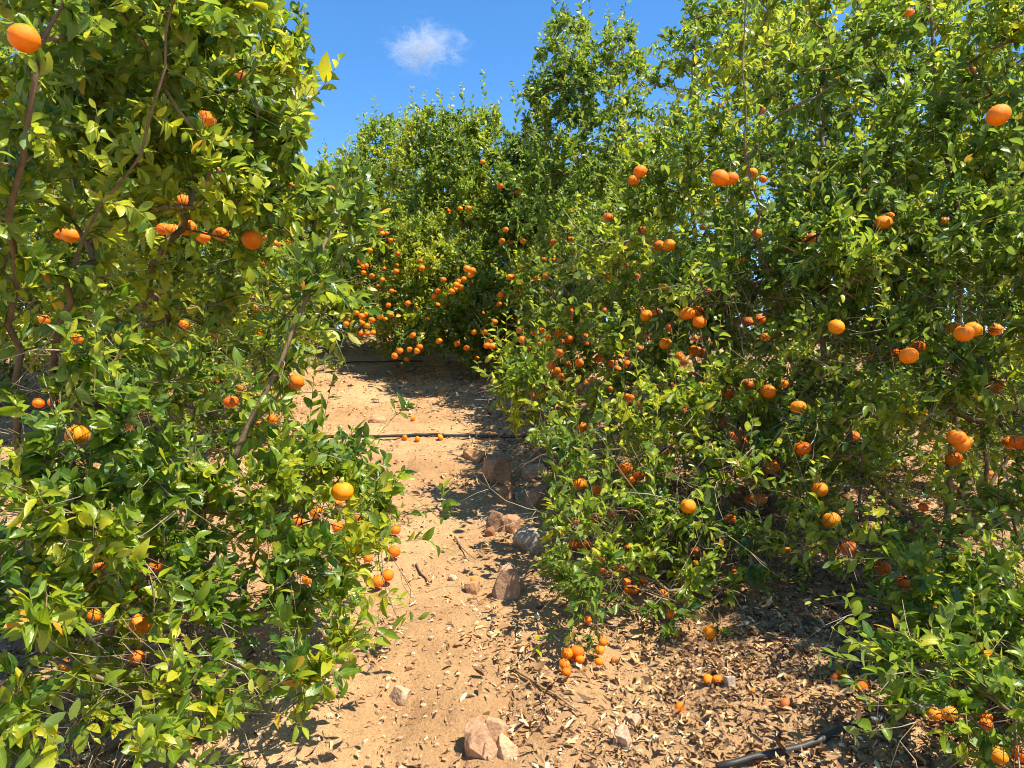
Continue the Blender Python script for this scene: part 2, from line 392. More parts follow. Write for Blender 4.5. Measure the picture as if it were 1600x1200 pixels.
class Grower:
    def __init__(s, base, seed):
        s.r = np.random.default_rng(seed); s.base = np.array(base, float)
        s.A = np.zeros((200000, 3)); s.L = np.zeros(200000, int); s.HB = np.zeros(200000); s.pos = []; s.par = []; s.chains = []; s.lev = []
        s.twigs = []             # (points, free): leaf-bearing stretches
    def chain(s, start, pts, lev):
        ids = [start] if start is not None else []
        for p in pts:
            k = len(s.pos); s.A[k] = p; s.L[k] = lev; s.HB[k] = np.linalg.norm(s.A[k] - s.base)
            s.pos.append(s.A[k]); s.par.append(ids[-1] if ids else -1); s.lev.append(lev); ids.append(k)
            if lev <= 2: s.low = k + 1
        s.chains.append((lev, ids)); return ids
    def nearest(s, p, maxlev):
        n = s.low if maxlev <= 2 else len(s.pos)
        e = s.A[:n] - p; d = np.sqrt(np.einsum('ij,ij->i', e, e)) + np.where(s.L[:n] <= maxlev, 0, 1e3)
        d = d + 0.5 * np.maximum(0, s.HB[:n] - np.linalg.norm(p - s.base))
        return int(np.argmin(d))
    def sprout(s, T, lev, maxlev, endup=0.25, wob=0.05, step=0.07):
        k = s.nearest(T, maxlev); p0 = s.pos[k]; D = np.linalg.norm(T - p0)
        q = s.par[k]; d0 = norm(p0 - s.pos[q]) if q >= 0 else np.array([0, 0, 1.])
        n = int(np.clip(D / step, 2, 14)) + 1
        c = p0 * 0.5 + T * 0.5 + d0 * D * 0.28 + np.array([0, 0, -endup * D * 0.3]) + s.r.normal(0, wob, 3) * D
        pts = bez(p0, c, T, n)
        pts[1:-1] += s.r.normal(0, 0.05, (n - 2, 3)) * D / n
        sx, sy = proj(pts)
        if lev >= 1 and np.any(inpoly(sx, sy, SKY)): return None
        if lev == 1:                 # no thick limb right in front of fruit
            far = pts[:, 1][:, None] < ALL_FR[:, 3][None] + .05
            if np.any(far & (np.hypot(sx[:, None] - ALL_FR[:, 0], sy[:, None] - ALL_FR[:, 1]) < ALL_FR[:, 2] * .5 + 14)) and pts[-1, 1] < 4: return None
        return s.chain(k, pts[1:], lev)

def tree(key, name, label, base, limbs, blobs, seed, lod='hi', dens=1.0, tint=0.45, leaf=0.066, shoots=(), sprays=(), dead=0, group='orange trees beside the path', up=0.35, tspread=0.2, stems=True, brush=(), vert=0.45, thick=0.021):
    g = Grower(base, seed); r = g.r; base = g.base
    hi = lod == 'hi'
    g.chain(None, [base + (0, 0, -0.08), base + (0.01, 0, 0.06), base + (0.0, 0.01, 0.16), base + (0.02, 0.0, 0.26)], 0)
    for l in limbs:              # limbs the photo shows, given as points
        pts = [np.array(q, float) for q in l]
        st = g.nearest(pts[0], 1); allp = [g.pos[st]] + pts; out = []
        for a in range(len(allp) - 1):
            n = max(2, int(np.linalg.norm(allp[a + 1] - allp[a]) / 0.09)); pm = allp[max(a - 1, 0)]; pn = allp[min(a + 2, len(allp) - 1)]
            for t in np.linspace(0, 1, n + 1)[1:]:
                p0, p1, p2, p3 = pm, allp[a], allp[a + 1], pn
                out.append(0.5 * (2 * p1 + (p2 - p0) * t + (2 * p0 - 5 * p1 + 4 * p2 - p3) * t * t + (3 * p1 - p0 - 3 * p2 + p3) * t ** 3) + r.normal(0, 0.011, 3))
        g.chain(st, out, 1)
    B = []
    for b in blobs:
        px, py, d, rx, ry, rd = b[:6]; w = b[6] if len(b) > 6 else 1.0
        B.append((P(px, py, d), np.array([rx * K * d, rd, ry * K * d]), w))
    if stems:
        for c, rad, w in sorted(B, key=lambda q: np.linalg.norm(q[0] - base)):
            A = np.array([p for p, L in zip(g.pos, g.lev) if L <= 1])
            if np.min(np.linalg.norm(A - c, axis=1)) > 0.35:
                tgt = c + np.array([0, 0, rad[2] * 0.3]); g.sprout(tgt, 1, 1, endup=0.5, wob=0.08, step=0.1)
    clumps = []
    for c, rad, w in B:          # secondary branches, one to each clump
        area = 4 * math.pi * ((rad[0] * rad[1]) ** 1.6 / 3 + (rad[0] * rad[2]) ** 1.6 / 3 + (rad[1] * rad[2]) ** 1.6 / 3) ** (1 / 1.6)
        n = max(2, int(area * 13.0 * w * dens * 1.5))
        u = norm(r.normal(0, 1, (n, 3))) * (r.random((n, 1)) ** 0.42)
        for q in c + u * rad: clumps.append((q, c, rad))
    clumps.sort(key=lambda q: np.linalg.norm(q[0] - base))
    cp = np.array([q[0] for q in clumps]); cx, cy = proj(cp)
    bad = inpoly(cx, cy, SKY) | inpoly(cx, cy, PATH) | (cp[:, 2] < gh(cp[:, 0], cp[:, 1]) + 0.05) | ((cp[:, 1] < 1.25) & (np.abs(cp[:, 0]) < 0.9))
    kept = []
    for (q, c, rad), no in zip(clumps, bad):
        if no: continue
        if g.sprout(q, 2, 2, endup=0.4) is not None: kept.append((q, c, rad))
    tg = []
    for q, c, rad in kept:
        for _ in range(r.integers(6, 10)):
            o = norm(q - c) * 0.05 + r.normal(0, 0.105 if hi else 0.13, 3); tg.append((q + o + (0, 0, 0.05), q))
    tp = np.array([a for a, b in tg]); tx, ty = proj(tp)
    bad = inpoly(tx, ty, SKY) | inpoly(tx, ty, PATH) | (tp[:, 2] < gh(tp[:, 0], tp[:, 1]) + 0.03) | ((tp[:, 1] < 1.2) & (np.abs(tp[:, 0]) < 0.9))
    A2 = len(g.pos)
    for (T, q), no in zip(tg, bad):
        if no: continue
        ids = g.sprout(T, 3, 2, endup=up, wob=0.1, step=0.06)
        if ids is None: continue
        g.twigs.append((np.array([g.pos[k] for k in ids]), False, min(0.36, 0.18 + 0.2 * r.random()), 0.020))
    auto = []
    for q, c, rad in kept:
        if q[2] > c[2] - 0.3 * rad[2] and r.random() < vert:
            b = q + np.array([r.normal(0, .05), r.normal(0, .05), r.uniform(.28, .6)]); bx, by = proj(b + np.array([0, 0, .03]))
            insky = inpoly(bx[None], by[None], SKY)[0]
            if insky and not hi or insky and q[1] > 5:
                if r.random() < 0.5: continue
                b = q + (b - q) * min(1, 42 * K * q[1] / np.linalg.norm(b - q))
            elif insky or inpoly(bx[None], by[None], PATH)[0]: continue
            auto.append((q, b))
    for a, b in list(shoots) + auto:          # upright water shoots
        a = np.array(a, float); b = np.array(b, float); k = g.nearest(a, 2)
        n = max(4, int(np.linalg.norm(b - a) / 0.05)); mid = (a + b) / 2 + r.normal(0, 0.02, 3)
        ids = g.chain(k, list(bez(a, mid, b, n)), 3)
        g.twigs.append((np.array([g.pos[q] for q in ids[1:]]), True, np.linalg.norm(b - a) * 0.92, 0.019))
    for pts, frac, gap in sprays:     # single leafy branches reaching out
        pts = [np.array(q, float) for q in pts]; k = g.nearest(pts[0], 2)
        out = []
        for a in range(len(pts) - 1):
            for t in np.linspace(0, 1, max(3, int(np.linalg.norm(pts[a + 1] - pts[a]) / 0.05)))[(0 if a == 0 else 1):]:
                out.append(pts[a] * (1 - t) + pts[a + 1] * t + r.normal(0, 0.004, 3))
        ids = g.chain(k, out, 3)
        tot = sum(np.linalg.norm(out[q + 1] - out[q]) for q in range(len(out) - 1))
        g.twigs.append((np.array(out), True, tot * frac, gap))
    # fruit stalks
    fruits = []
    for (x, y, sz) in FR.get(key, []):
        d = fruit_d(x, y, sz); c = P(x, y, d); rad = sz * K * d / 2 * ((0.94 if sz >= 14 else .84) + 0.12 * r.random()); top = c + np.array([0, 0, rad * 0.95])
        k = g.nearest(top + (0, 0, 0.06), 2); p0 = g.pos[k]; D = np.linalg.norm(top - p0)
        pts = bez(p0, (p0 + top) / 2 + np.array([0, 0, 0.25 * D]) + r.normal(0, .05, 3) * D, top, max(3, int(D / 0.05)) + 1)
        g.chain(k, pts[1:], 3); fruits.append((c, rad, sz))
        g.twigs.append((pts[:-1], False, 0.16, 0.026))
    # leaves along the twigs
    lo, lt, lf, ls = [], [], [], []
    for pts, free, length, gap in g.twigs:
        seg = np.linalg.norm(np.diff(pts, axis=0), axis=1); cum = np.concatenate([[0], np.cumsum(seg)]); tot = cum[-1]
        n = max(6 if free else 3, int(length / gap)); sdist = tot - np.linspace(0, min(length, tot * 0.97), n)
        pp = np.stack([np.interp(sdist, cum, pts[:, q]) for q in range(3)], 1)
        tt = norm(np.stack([np.interp(np.clip(sdist, 0, tot), cum, np.gradient(pts[:, q])) for q in range(3)], 1))
        lo.append(pp); lt.append(tt); lf.append(np.full(n, free))
        ls.append(np.minimum(1.05, (0.85 if free and length < .3 else 0.62) + 0.13 * np.arange(n)) * 1.0)
    O = np.concatenate(lo); T = np.concatenate(lt); F = np.concatenate(lf); S = np.concatenate(ls); n = len(O)
    rnd = norm(r.normal(0, 1, (n, 3))); side = norm(rnd - (rnd * T).sum(1, keepdims=True) * T)
    ang = np.radians(r.uniform(28, 78, n))[:, None]
    Y = norm(T * np.cos(ang) + side * np.sin(ang) + np.array([0, 0, 0.04]))
    upv = np.array([0.25, -0.1, 1.0]) + r.normal(0, 0.72, (n, 3))
    N = norm(upv - (upv * Y).sum(1, keepdims=True) * Y)
    L = leaf * 0.86 * S * (r.uniform(0.55, 1.25, n) + 0.35 * r.random(n) ** 4); W = L * r.uniform(0.31, 0.52, n)
    curl = r.normal(0.20, 0.24, n); fold = r.uniform(0.05, 0.85, n)
    cl = vnoise(O[:, 0] * 4.1 + O[:, 1] * 2.3 + seed, O[:, 2] * 4.1 + O[:, 1] * 1.7)   # some sprays are younger and yellower
    TI = np.clip(tint - 0.02 + (cl - 0.5) * 0.70 + r.normal(0, tspread * 0.85, n), 0.0, 0.92)
    odd = r.random(n); TI[odd < 0.03] = r.uniform(0.88, 1.0, (odd < 0.03).sum())
    C = O + Y * L[:, None] * 0.5; X_, Y_ = proj(C); xt, yt = proj(O + Y * L[:, None])
    keep = F | ~(inpoly(X_, Y_, SKY) | inpoly(X_, Y_, PATH))
    keep &= C[:, 2] > gh(C[:, 0], C[:, 1]) + 0.012
    keep &= ~((C[:, 1] < 1.15) & (np.abs(C[:, 0]) < 0.9))
    xb, yb = proj(O); ux, uy = xt - xb, yt - yb; uu = ux ** 2 + uy ** 2 + 1e-6; wp = W / (K * np.maximum(C[:, 1], .3)) * 0.5
    for fx, fy, fs, fd in ALL_FR:
        front = C[:, 1] < fd + 0.03
        tt_ = np.clip(((fx - xb) * ux + (fy - yb) * uy) / uu, 0, 1)
        kf = 1.0 if fs >= 14 else 0.74
        keep &= ~(front & ((xb + tt_ * ux - fx) ** 2 + (yb + tt_ * uy - fy) ** 2 < (kf * (0.46 * fs + 0.34 * wp)) ** 2))
    sd = np.array(SUN_DIR)
    for fi, (fx, fy, fs, fd) in enumerate(ALL_FR):
        if (fi * 7919) % 100 < 15: continue
        rel = C - P(fx, fy, fd); al = rel @ sd; pd = np.linalg.norm(rel - al[:, None] * sd, axis=1)
        keep &= ~((al > 0) & (al < 3.2) & (pd < fs * K * fd * 0.5 * 0.75 + L * 0.22))
    # branch thickness from what each carries
    npos = len(g.pos); acc = np.zeros(npos); p_ = 2.25; par = g.par
    tipr = 0.0011 if hi else 0.0014
    for q in range(npos - 1, -1, -1):
        if acc[q] == 0: acc[q] = tipr ** p_
        acc[q] += (0.00022) ** p_
        if par[q] >= 0: acc[par[q]] += acc[q]
    rad = np.minimum(acc ** (1 / p_), 0.06) * 0.92
    root = bpy.data.objects.new(name, None); root.location = base; sc.collection.objects.link(root)
    root.empty_display_size = 0.2
    bpy.context.view_layer.update()
    tag(root, label, 'tree', group)
    crown = Soup(); POS = np.array(g.pos); fin = rad.copy(); lim = set()
    for lev, ids in g.chains:
        pts = POS[ids]; rr = rad[ids].copy()
        if len(ids) > 1 and lev > 0: rr[0] = min(rr[0], rr[1] * 1.15)
        if lev == 0:
            rr = np.maximum(rr, 0.03) * np.array([1.5, 1.2, 1.0, 0.95])[:len(rr)]
            s0 = Soup(); tube(s0, pts, rr, 12, 0, 0.1); s0.build('trunk', [M_BARK], root)
        elif lev == 1:
            s1 = Soup(); q0 = min(thick, fin[ids[0]] if ids[0] in lim else thick); rr = np.minimum(np.maximum(rr, 0.0035), np.linspace(q0, min(q0, 0.005), len(rr))); fin[ids] = rr; lim.update(ids); tube(s1, pts, rr, 9, 0, 0.15 + 0.3 * r.random()); s1.build('limb', [M_BARK], root)
        else:
            tube(crown, pts, rr, 5 if lev == 2 else 3, 1, (0.35 if lev == 2 else 0.62) + 0.2 * r.random())
    add_leaves(crown, LEAF_HI if hi else LEAF_LO, O[keep], Y[keep], N[keep], L[keep], W[keep], curl[keep], fold[keep], 0, TI[keep])
    crown.build('crown', [M_LEAF, M_BARK], root)
    if dead or brush:            # bare dry twigs inside and under the crown
        ds = Soup()
        inner = [q for q in range(npos) if g.lev[q] in (1, 2) and POS[q][2] < base[2] + 1.25]
        for _ in range(dead):
            p0 = POS[inner[r.integers(len(inner))]]; dv = norm(np.append(r.normal(0, 1, 2), r.normal(-0.25, 0.6))); ln = r.uniform(0.12, 0.42)
            c1 = p0 + dv * ln * 0.5 + r.normal(0, 0.06, 3); p1 = p0 + dv * ln + np.array([0, 0, -0.08 * r.random()])
            if p1[2] < gh(p1[0], p1[1]): continue
            pts = bez(p0, c1, p1, 5); tube(ds, pts, np.linspace(0.0026, 0.0009, 5), 3, 0, r.choice([0.25, 0.45, 1.0, 0.95]))
            for _ in range(2):
                a = pts[r.integers(1, 4)]; e = a + norm(dv + r.normal(0, .7, 3)) * ln * 0.4
                tube(ds, np.stack([a, (a + e) / 2 + r.normal(0, .012, 3), e]), [0.0014, 0.0011, 0.0007], 3, 0, r.choice([0.3, 0.5, 1.0]))
        for (bx, by, bd, br, bn) in brush:
            c0 = P(bx, by, bd); rt = c0 - np.array([0, 0, br * K * bd * 0.9])
            for _ in range(bn):
                a = rt + r.normal(0, .25, 3) * br * K * bd; dv = norm(np.array([r.normal(0, .7), r.normal(0, .7), r.uniform(.1, 1.2)])); ln = br * K * bd * r.uniform(.5, 1.7)
                e = a + dv * ln; pts = bez(a, (a + e) / 2 + r.normal(0, .12, 3) * ln, e, 6); tc = r.choice([0.3, 0.5, 1.0, 0.95, 1.0])
                tube(ds, pts, np.linspace(0.0032, 0.0010, 6), 3, 0, tc)
                for _ in range(3):
                    b0 = pts[r.integers(1, 5)]; e = b0 + norm(dv + r.normal(0, .8, 3)) * ln * 0.35
                    tube(ds, np.stack([b0, (b0 + e) / 2 + r.normal(0, .012, 3), e]), [0.0015, 0.0012, 0.0008], 3, 0, tc)
        if ds.n: ds.build('dead_twigs', [M_BARK], root)
    for q, (c, fr, sz) in enumerate(fruits):
        o = bpy.data.objects.new('orange', FRUIT[int(r.integers(5))]); sc.collection.objects.link(o)
        o.location = c; o.scale = (fr, fr, fr); o.rotation_euler = (r.normal(0, .25), r.normal(0, .25), r.uniform(0, 6.28)); attach(o, root)
        if sz >= 17:
            k = bpy.data.objects.new('stem_button', CALYX); sc.collection.objects.link(k); k.parent = o
    return root

def G(x, y): return (x, y, float(gh(x, y)))

# ---- left side
tree('near_left', 'orange_tree', 'nearest tree on the left, its large leaves and sprays filling the left edge', G(-1.72, 2.75),
     limbs=[[P(70,900,2.6), P(75,640,2.4), P(118,440,2.2), P(165,320,2.1), P(215,240,2.05), P(262,110,2.0), P(290,-60,2.0)],
            [P(130,1005,2.6), P(205,955,2.5), P(265,900,2.45), P(320,790,2.4), P(385,670,2.4), P(440,560,2.42), P(490,430,2.5), P(520,330,2.6)],
            [P(40,800,2.5), P(20,500,2.2), P(40,200,1.9), P(110,-80,1.9)],
            [P(200,960,2.6), P(330,880,2.75), P(420,790,2.8), P(520,735,2.85), P(600,760,2.9)],
            [P(120,1040,2.5), P(260,1080,2.3), P(400,1075,2.25), P(520,1020,2.3)],
            [P(60,780,2.9), P(160,600,3.4), P(250,420,3.4), P(330,250,3.2), P(400,60,3.1)]],
     blobs=[(120,120,2.3,170,170,.55,1.1),(330,100,2.6,130,150,.5,1.1),(420,190,2.7,60,130,.3,1.1),(40,330,2.2,130,110,.45),(300,290,2.6,150,80,.4),(430,330,2.9,100,70,.35),
            (200,470,3.0,200,60,.35,.6),(520,400,2.7,45,95,.2,.8),(480,500,2.6,40,60,.2,.7),(80,560,2.1,90,60,.3,.7),
            (90,720,2.0,100,60,.3,.9),(230,780,2.2,150,80,.35,1.0),(440,800,2.6,130,80,.35,1.1),(580,840,2.8,75,60,.25,1.1),(120,900,2.0,140,90,.35,.9),(350,910,2.4,150,60,.3,.8),
            (500,900,2.6,70,60,.25,.8),(60,1040,2.0,90,70,.25,.6),(300,1050,2.15,130,70,.25,.6),(430,1090,2.2,80,60,.2,.5),(70,1100,1.95,110,70,.2,.85),(230,1130,2.0,110,50,.18,.75),(20,920,1.85,70,120,.25,.8),(180,-100,2.4,250,120,.6,.7),(530,730,2.9,70,45,.2,.9),(180,610,2.5,170,50,.3,.6),(330,640,3.0,80,50,.25,.5),(400,560,3.1,60,50,.25,.6)],
     seed=3, dens=.92, tint=.53, leaf=.056, thick=.0155, vert=.12, brush=[(80,1160,2.0,90,50),(300,960,2.7,60,40)], dead=300, tspread=.22,
     shoots=[(P(512,400,2.2),P(540,222,2.15)),(P(440,200,2.0),P(500,115,1.95)),(P(455,190,2.0),P(530,95,2.0)),(P(430,260,2.2),P(470,130,2.1)),(P(140,260,1.9),P(150,170,1.8)),(P(505,480,2.3),P(590,440,2.2)),(P(500,520,2.3),P(560,500,2.2)),(P(270,1160,1.9),P(240,1090,1.85))],
     sprays=[([P(560,742,2.75),P(640,772,2.72),P(684,812,2.7),P(700,800,2.68)],.12,.03),([P(662,790,2.7),P(690,812,2.69),P(694,765,2.68)],.5,.03),([P(560,715,2.8),P(600,670,2.75),P(638,632,2.72)],.2,.03),
             ([P(330,1130,2.1),P(450,1055,2.15),P(560,1010,2.2),P(655,962,2.25)],.85,.026),([P(480,1030,2.1),P(505,1035,2.08),P(540,1060,2.06)],.5,.026),([P(480,1045,2.1),P(500,1060,2.05),P(503,1085,2.04)],.3,.02),
             ([P(600,850,2.6),P(660,840,2.6),P(688,858,2.6)],.6,.025),([P(420,980,2.3),P(500,985,2.3),P(590,985,2.3)],.6,.03),([P(480,430,2.4),P(540,400,2.3),P(590,335,2.25)],.6,.03),([P(120,1130,1.8),P(60,1110,1.75),P(10,1120,1.7)],.9,.03),
             ([P(380,1100,2.1),P(450,1120,2.05),P(470,1140,2.0)],.6,.028),([P(200,1080,1.9),P(130,1060,1.8),P(60,1040,1.75)],.9,.03)])
tree('left_second', 'orange_tree', 'leaning tree behind the near left one, pale yellow-green sprays above a dark skirt', G(-2.75, 5.9),
     limbs=[[P(190,620,5.7),P(160,450,5.4),P(120,250,5.2)],[P(240,560,5.8),P(330,420,5.6),P(420,250,5.4)],[P(210,560,5.6),P(290,540,5.3),P(360,520,5.2)]],
     blobs=[(230,380,5.7,150,130,.8),(400,420,5.5,80,80,.45,1.1),(400,230,5.4,70,110,.5,1.0),(450,340,6.2,60,80,.4),(120,300,5.8,130,200,.8,.8),(250,120,5.7,170,130,.8,.9),(350,640,5.3,75,40,.3,1.3),(420,600,5.6,40,35,.25,1.2),(60,480,5.5,90,90,.5,.8),(300,470,5.9,110,60,.5,.9),(420,500,5.7,60,60,.35,.9),(150,560,5.3,100,50,.4,.8),(220,610,5.2,90,40,.3,.8),(290,560,5.6,90,40,.35,.7)],
     seed=8, dens=.95, tint=.66, leaf=.05, dead=380, brush=[(200,470,5.3,70,90),(170,540,5.0,60,70),(230,600,5.4,50,50),(330,560,5.6,50,40)])
tree(None, 'orange_tree', 'dim tree at the far left edge, seen only through gaps in nearer leaves', G(-4.7, 6.6), limbs=[],
     blobs=[(60,350,6.8,200,200,1.0),(-100,200,6.5,150,250,.9),(120,150,7.2,150,130,.8),(-60,520,6.3,130,100,.7),(120,480,7.2,140,80,.7,.8)], seed=21, lod='lo', dens=.6, tint=.4, leaf=.068)
tree(None, 'orange_tree', 'shadowed tree beyond the pale left sprays, where the path bends left', G(-4.6, 9.6), limbs=[],
     blobs=[(330,400,9.4,120,130,1.0),(420,470,9.8,90,70,.7),(250,300,9.4,120,110,.9),(300,500,9.0,130,50,.6),(445,280,10,45,60,.5),(200,470,9.0,150,70,.8),(430,520,9.6,60,25,.4)], seed=22, lod='lo', dens=.6, tint=.55, leaf=.07)
# ---- end of the path
tree('far_left_end', 'orange_tree', 'far tree at the end of the path, hung low with many oranges', G(-2.35, 10.9),
     limbs=[[P(570,470,10.8),P(560,350,10.8),P(540,270,10.8)],[P(590,470,10.7),P(620,330,10.6),P(650,230,10.6)]],
     blobs=[(530,330,10.6,60,80,.7),(600,300,10.4,75,120,.8),(560,430,9.6,55,60,.5),(620,420,9.6,60,70,.5),(510,270,11,40,40,.4),(600,500,9.0,60,28,.35,1.1),(580,230,10.6,40,50,.4),(495,380,10.8,50,80,.5),(545,490,10.2,55,35,.5),(640,480,10.0,60,50,.5)],
     seed=31, lod='lo', dens=.62, tint=.60, leaf=.062,
     shoots=[(P(588,240,10.4),P(586,150,10.4)),(P(566,260,10.4),P(567,190,10.4)),(P(612,250,10.3),P(610,175,10.3)),(P(640,230,10.3),P(644,136,10.3)),(P(545,260,10.4),P(545,205,10.4)),(P(625,240,10.4),P(626,165,10.4)),(P(508,270,10.6),P(505,225,10.6))])
tree('far_middle', 'orange_tree', 'far bright tree between path end and dark tree, oranges clustered in its middle', G(-1.05, 9.5),
     limbs=[[P(690,480,9.4),P(670,330,9.3),P(668,210,9.3)],[P(710,470,9.3),P(740,330,9.2),P(750,220,9.2)]],
     blobs=[(670,300,9.2,60,130,.7),(735,300,9.1,65,130,.7),(690,430,8.4,90,80,.5),(640,500,8.4,55,50,.4,1.1),(720,510,8.2,75,45,.4,1.1),(690,220,9.2,60,60,.4),(750,210,9.2,35,45,.35),(640,400,8.8,40,80,.4),(690,520,8.0,55,35,.35,1.1),(650,470,8.5,50,50,.4),(740,470,8.3,55,60,.4)],
     seed=32, lod='lo', dens=.62, tint=.62, leaf=.062,
     shoots=[(P(668,200,9.1),P(664,142,9.1)),(P(690,190,9.1),P(686,138,9.1)),(P(756,200,9),P(755,112,9)),(P(724,210,9),P(722,130,9)),(P(740,200,9),P(738,150,9)),(P(775,200,9),P(783,155,9)),(P(705,210,9),P(704,165,9)),(P(652,210,9),P(652,165,9))])
tree('far_dark', 'orange_tree', 'dark green far tree just left of the tall pointed tree', G(-0.05, 9.0),
     limbs=[[P(800,500,8.9),P(790,350,8.8),P(785,230,8.8)]],
     blobs=[(790,320,8.8,50,110,.6),(830,380,8.4,60,110,.6),(800,480,7.9,70,60,.4,1.1),(790,545,7.9,60,28,.35,1.1),(855,320,8.5,50,90,.5),(820,255,8.8,40,45,.4),(760,470,8.4,50,70,.4),(830,520,7.7,50,45,.35),(770,540,8.2,45,25,.3)],
     seed=33, lod='lo', dens=.68, tint=.33, leaf=.07, shoots=[(P(795,260,8.7),P(793,205,8.7)),(P(812,260,8.7),P(815,215,8.7)),(P(780,270,8.7),P(772,190,8.7))])
tree(None, 'orange_tree', 'back row tree glimpsed through gaps between the two far bright trees', G(-2.2, 13.5), limbs=[],
     blobs=[(600,380,13.2,110,120,1.0),(520,420,13,90,80,.8),(700,370,13.2,90,120,.9),(600,470,13.2,150,60,.8),(760,460,13,150,80,.8)], seed=34, lod='lo', dens=.42, tint=.45, leaf=.08)
tree(None, 'orange_tree', 'back row tree glimpsed through gaps behind the dark far tree', G(.9, 12.5), limbs=[],
     blobs=[(830,380,12.2,90,120,.9),(920,380,12,100,130,.9),(1010,350,12,100,150,.9),(900,480,11.5,150,70,.8),(1060,480,11.5,150,80,.8)], seed=35, lod='lo', dens=.42, tint=.4, leaf=.08)
# ---- right side
tree('tall_right', 'orange_tree', 'tall pointed tree against the sky right of the small cloud', G(0.95, 7.5),
     limbs=[[P(925,450,7.3),P(915,250,7.2),P(905,60,7.1)],[P(940,450,7.2),P(960,230,7.0),P(975,60,7.0)],[P(900,480,7.2),P(870,300,7.0),P(850,160,7.0)]],
     blobs=[(900,110,7.0,65,95,.5,1.1),(865,170,7.0,50,70,.4,1.0),(975,130,7.0,40,90,.4,.9),(900,260,6.9,85,90,.6),(900,420,6.4,80,110,.6),(870,540,6.0,60,60,.4,1.1),(960,520,6.0,60,80,.4),(880,600,6.0,45,35,.3),(1010,330,6.8,50,130,.5),(830,440,6.6,40,50,.35)],
     seed=41, lod='hi', dens=.74, tint=.51, leaf=.056, brush=[(890,435,6.0,40,60)],
     shoots=[(P(905,60,6.9),P(905,-25,6.9)),(P(918,50,6.9),P(926,-20,6.9)),(P(870,60,6.9),P(868,-5,6.9)),(P(952,70,6.9),P(950,10,6.9)),(P(978,60,6.9),P(982,-10,6.9)),(P(850,110,6.9),P(846,50,6.9)),(P(992,80,6.9),P(995,30,6.9)),(P(836,150,6.9),P(832,92,6.9)),(P(812,180,6.9),P(803,130,6.9)),(P(888,60,6.9),P(885,10,6.9)),(P(826,230,6.9),P(815,200,6.9))], dead=140)
tree('right_third', 'orange_tree', 'tree behind the front right one, oranges scattered over its sunny side', G(1.5, 5.6),
     limbs=[[P(1100,500,5.4),P(1080,250,5.2),P(1090,-20,5.1)],[P(1130,480,5.4),P(1180,220,5.2),P(1210,-40,5.1)],[P(1060,520,5.2),P(1010,380,4.9),P(960,300,4.9)]],
     blobs=[(1090,120,5.3,65,130,.5,.9),(1180,90,5.4,90,140,.5,.8),(1050,330,4.9,110,90,.6),(1150,280,4.9,120,110,.5),(990,420,4.6,80,90,.5),(1080,470,4.2,100,80,.45,1.1),(1010,560,4.3,70,60,.35,1.0),(1000,640,4.2,90,45,.3,.9),(1090,580,4.1,90,60,.35,.9),(828,612,4.4,42,52,.22,3.2),(880,680,4.3,45,40,.2,1.6),(1000,720,4.6,80,40,.3,.8),(1120,650,4.8,90,50,.35,.8)],
     seed=42, lod='hi', dens=.60, tint=.56, leaf=.054,
     shoots=[(P(1072,60,5.1),P(1070,-20,5.1)),(P(1040,90,5.1),P(1038,45,5.1)),(P(1100,60,5),P(1110,-30,5)),(P(1140,60,5),P(1150,-30,5)),(P(1055,90,5.1),P(1056,48,5.1)),(P(1125,380,4.1),P(1140,300,4.1))],
     sprays=[([P(930,665,4.3),P(870,655,4.25),P(800,600,4.2),P(790,560,4.2)],.45,.02),([P(870,655,4.25),P(830,640,4.2),P(795,650,4.15)],.6,.02),([P(900,640,4.2),P(850,600,4.2),P(815,575,4.2)],.6,.022)], dead=260)
tree('front_right', 'orange_tree', 'low front right tree leaning over the rocks, its lower branches loaded with oranges', G(1.32, 4.05),
     limbs=[[P(1210,790,4.0),P(1230,650,3.9),P(1280,450,3.8)],[P(1150,790,4.0),P(1060,680,3.8),P(960,640,3.7)],[P(1190,760,4.0),P(1150,600,3.9),P(1130,430,3.8)],[P(1120,810,3.8),P(1010,830,3.4),P(930,860,3.2)]],
     blobs=[(1150,480,3.9,130,70,.45),(1260,460,3.7,120,80,.45),(1060,640,3.7,110,60,.35,.8),(1200,640,3.5,120,70,.35,.75),(960,700,3.6,90,50,.3,1.0),(920,790,3.3,55,50,.25,1.2),(1010,810,3.3,90,50,.28,.7),(1110,760,3.3,90,60,.28,.7),(910,900,3.0,55,60,.2,1.1),(1000,930,2.95,80,50,.2,1.1),(930,1000,2.9,55,35,.16,1.1),
            (1230,770,3.3,80,60,.25,.9),(1150,850,3.2,60,45,.2,.7),(1060,860,3.2,70,45,.2,.8),(1080,920,3.1,60,40,.2,.6),(1330,560,3.4,110,80,.35,.8),(1180,700,4.3,100,60,.35,.9),(1260,690,4.2,110,60,.35,.8),(1080,830,3.5,70,40,.2,.6)],
     seed=43, dens=.82, tint=.51, leaf=.050, dead=650, brush=[(1190,860,3.5,55,70),(1120,840,3.3,40,40),(1250,880,3.4,45,40)],
     sprays=[([P(960,880,3.1),P(880,860,3.0),P(838,880,2.95)],.5,.022),([P(930,830,3.1),P(890,830,3.05),P(850,830,3.0)],.5,.024),([P(1110,960,3.0),P(1130,990,2.9),P(1150,1010,2.85)],.7,.018),([P(900,970,2.9),P(860,990,2.85),P(838,1010,2.8)],.6,.02),([P(940,960,2.95),P(910,1000,2.85),P(882,1046,2.78)],.7,.02),([P(940,960,2.95),P(925,1000,2.85),P(918,1020,2.8)],.7,.02),([P(930,740,3.5),P(880,740,3.4),P(845,745,3.4)],.95,.022)])
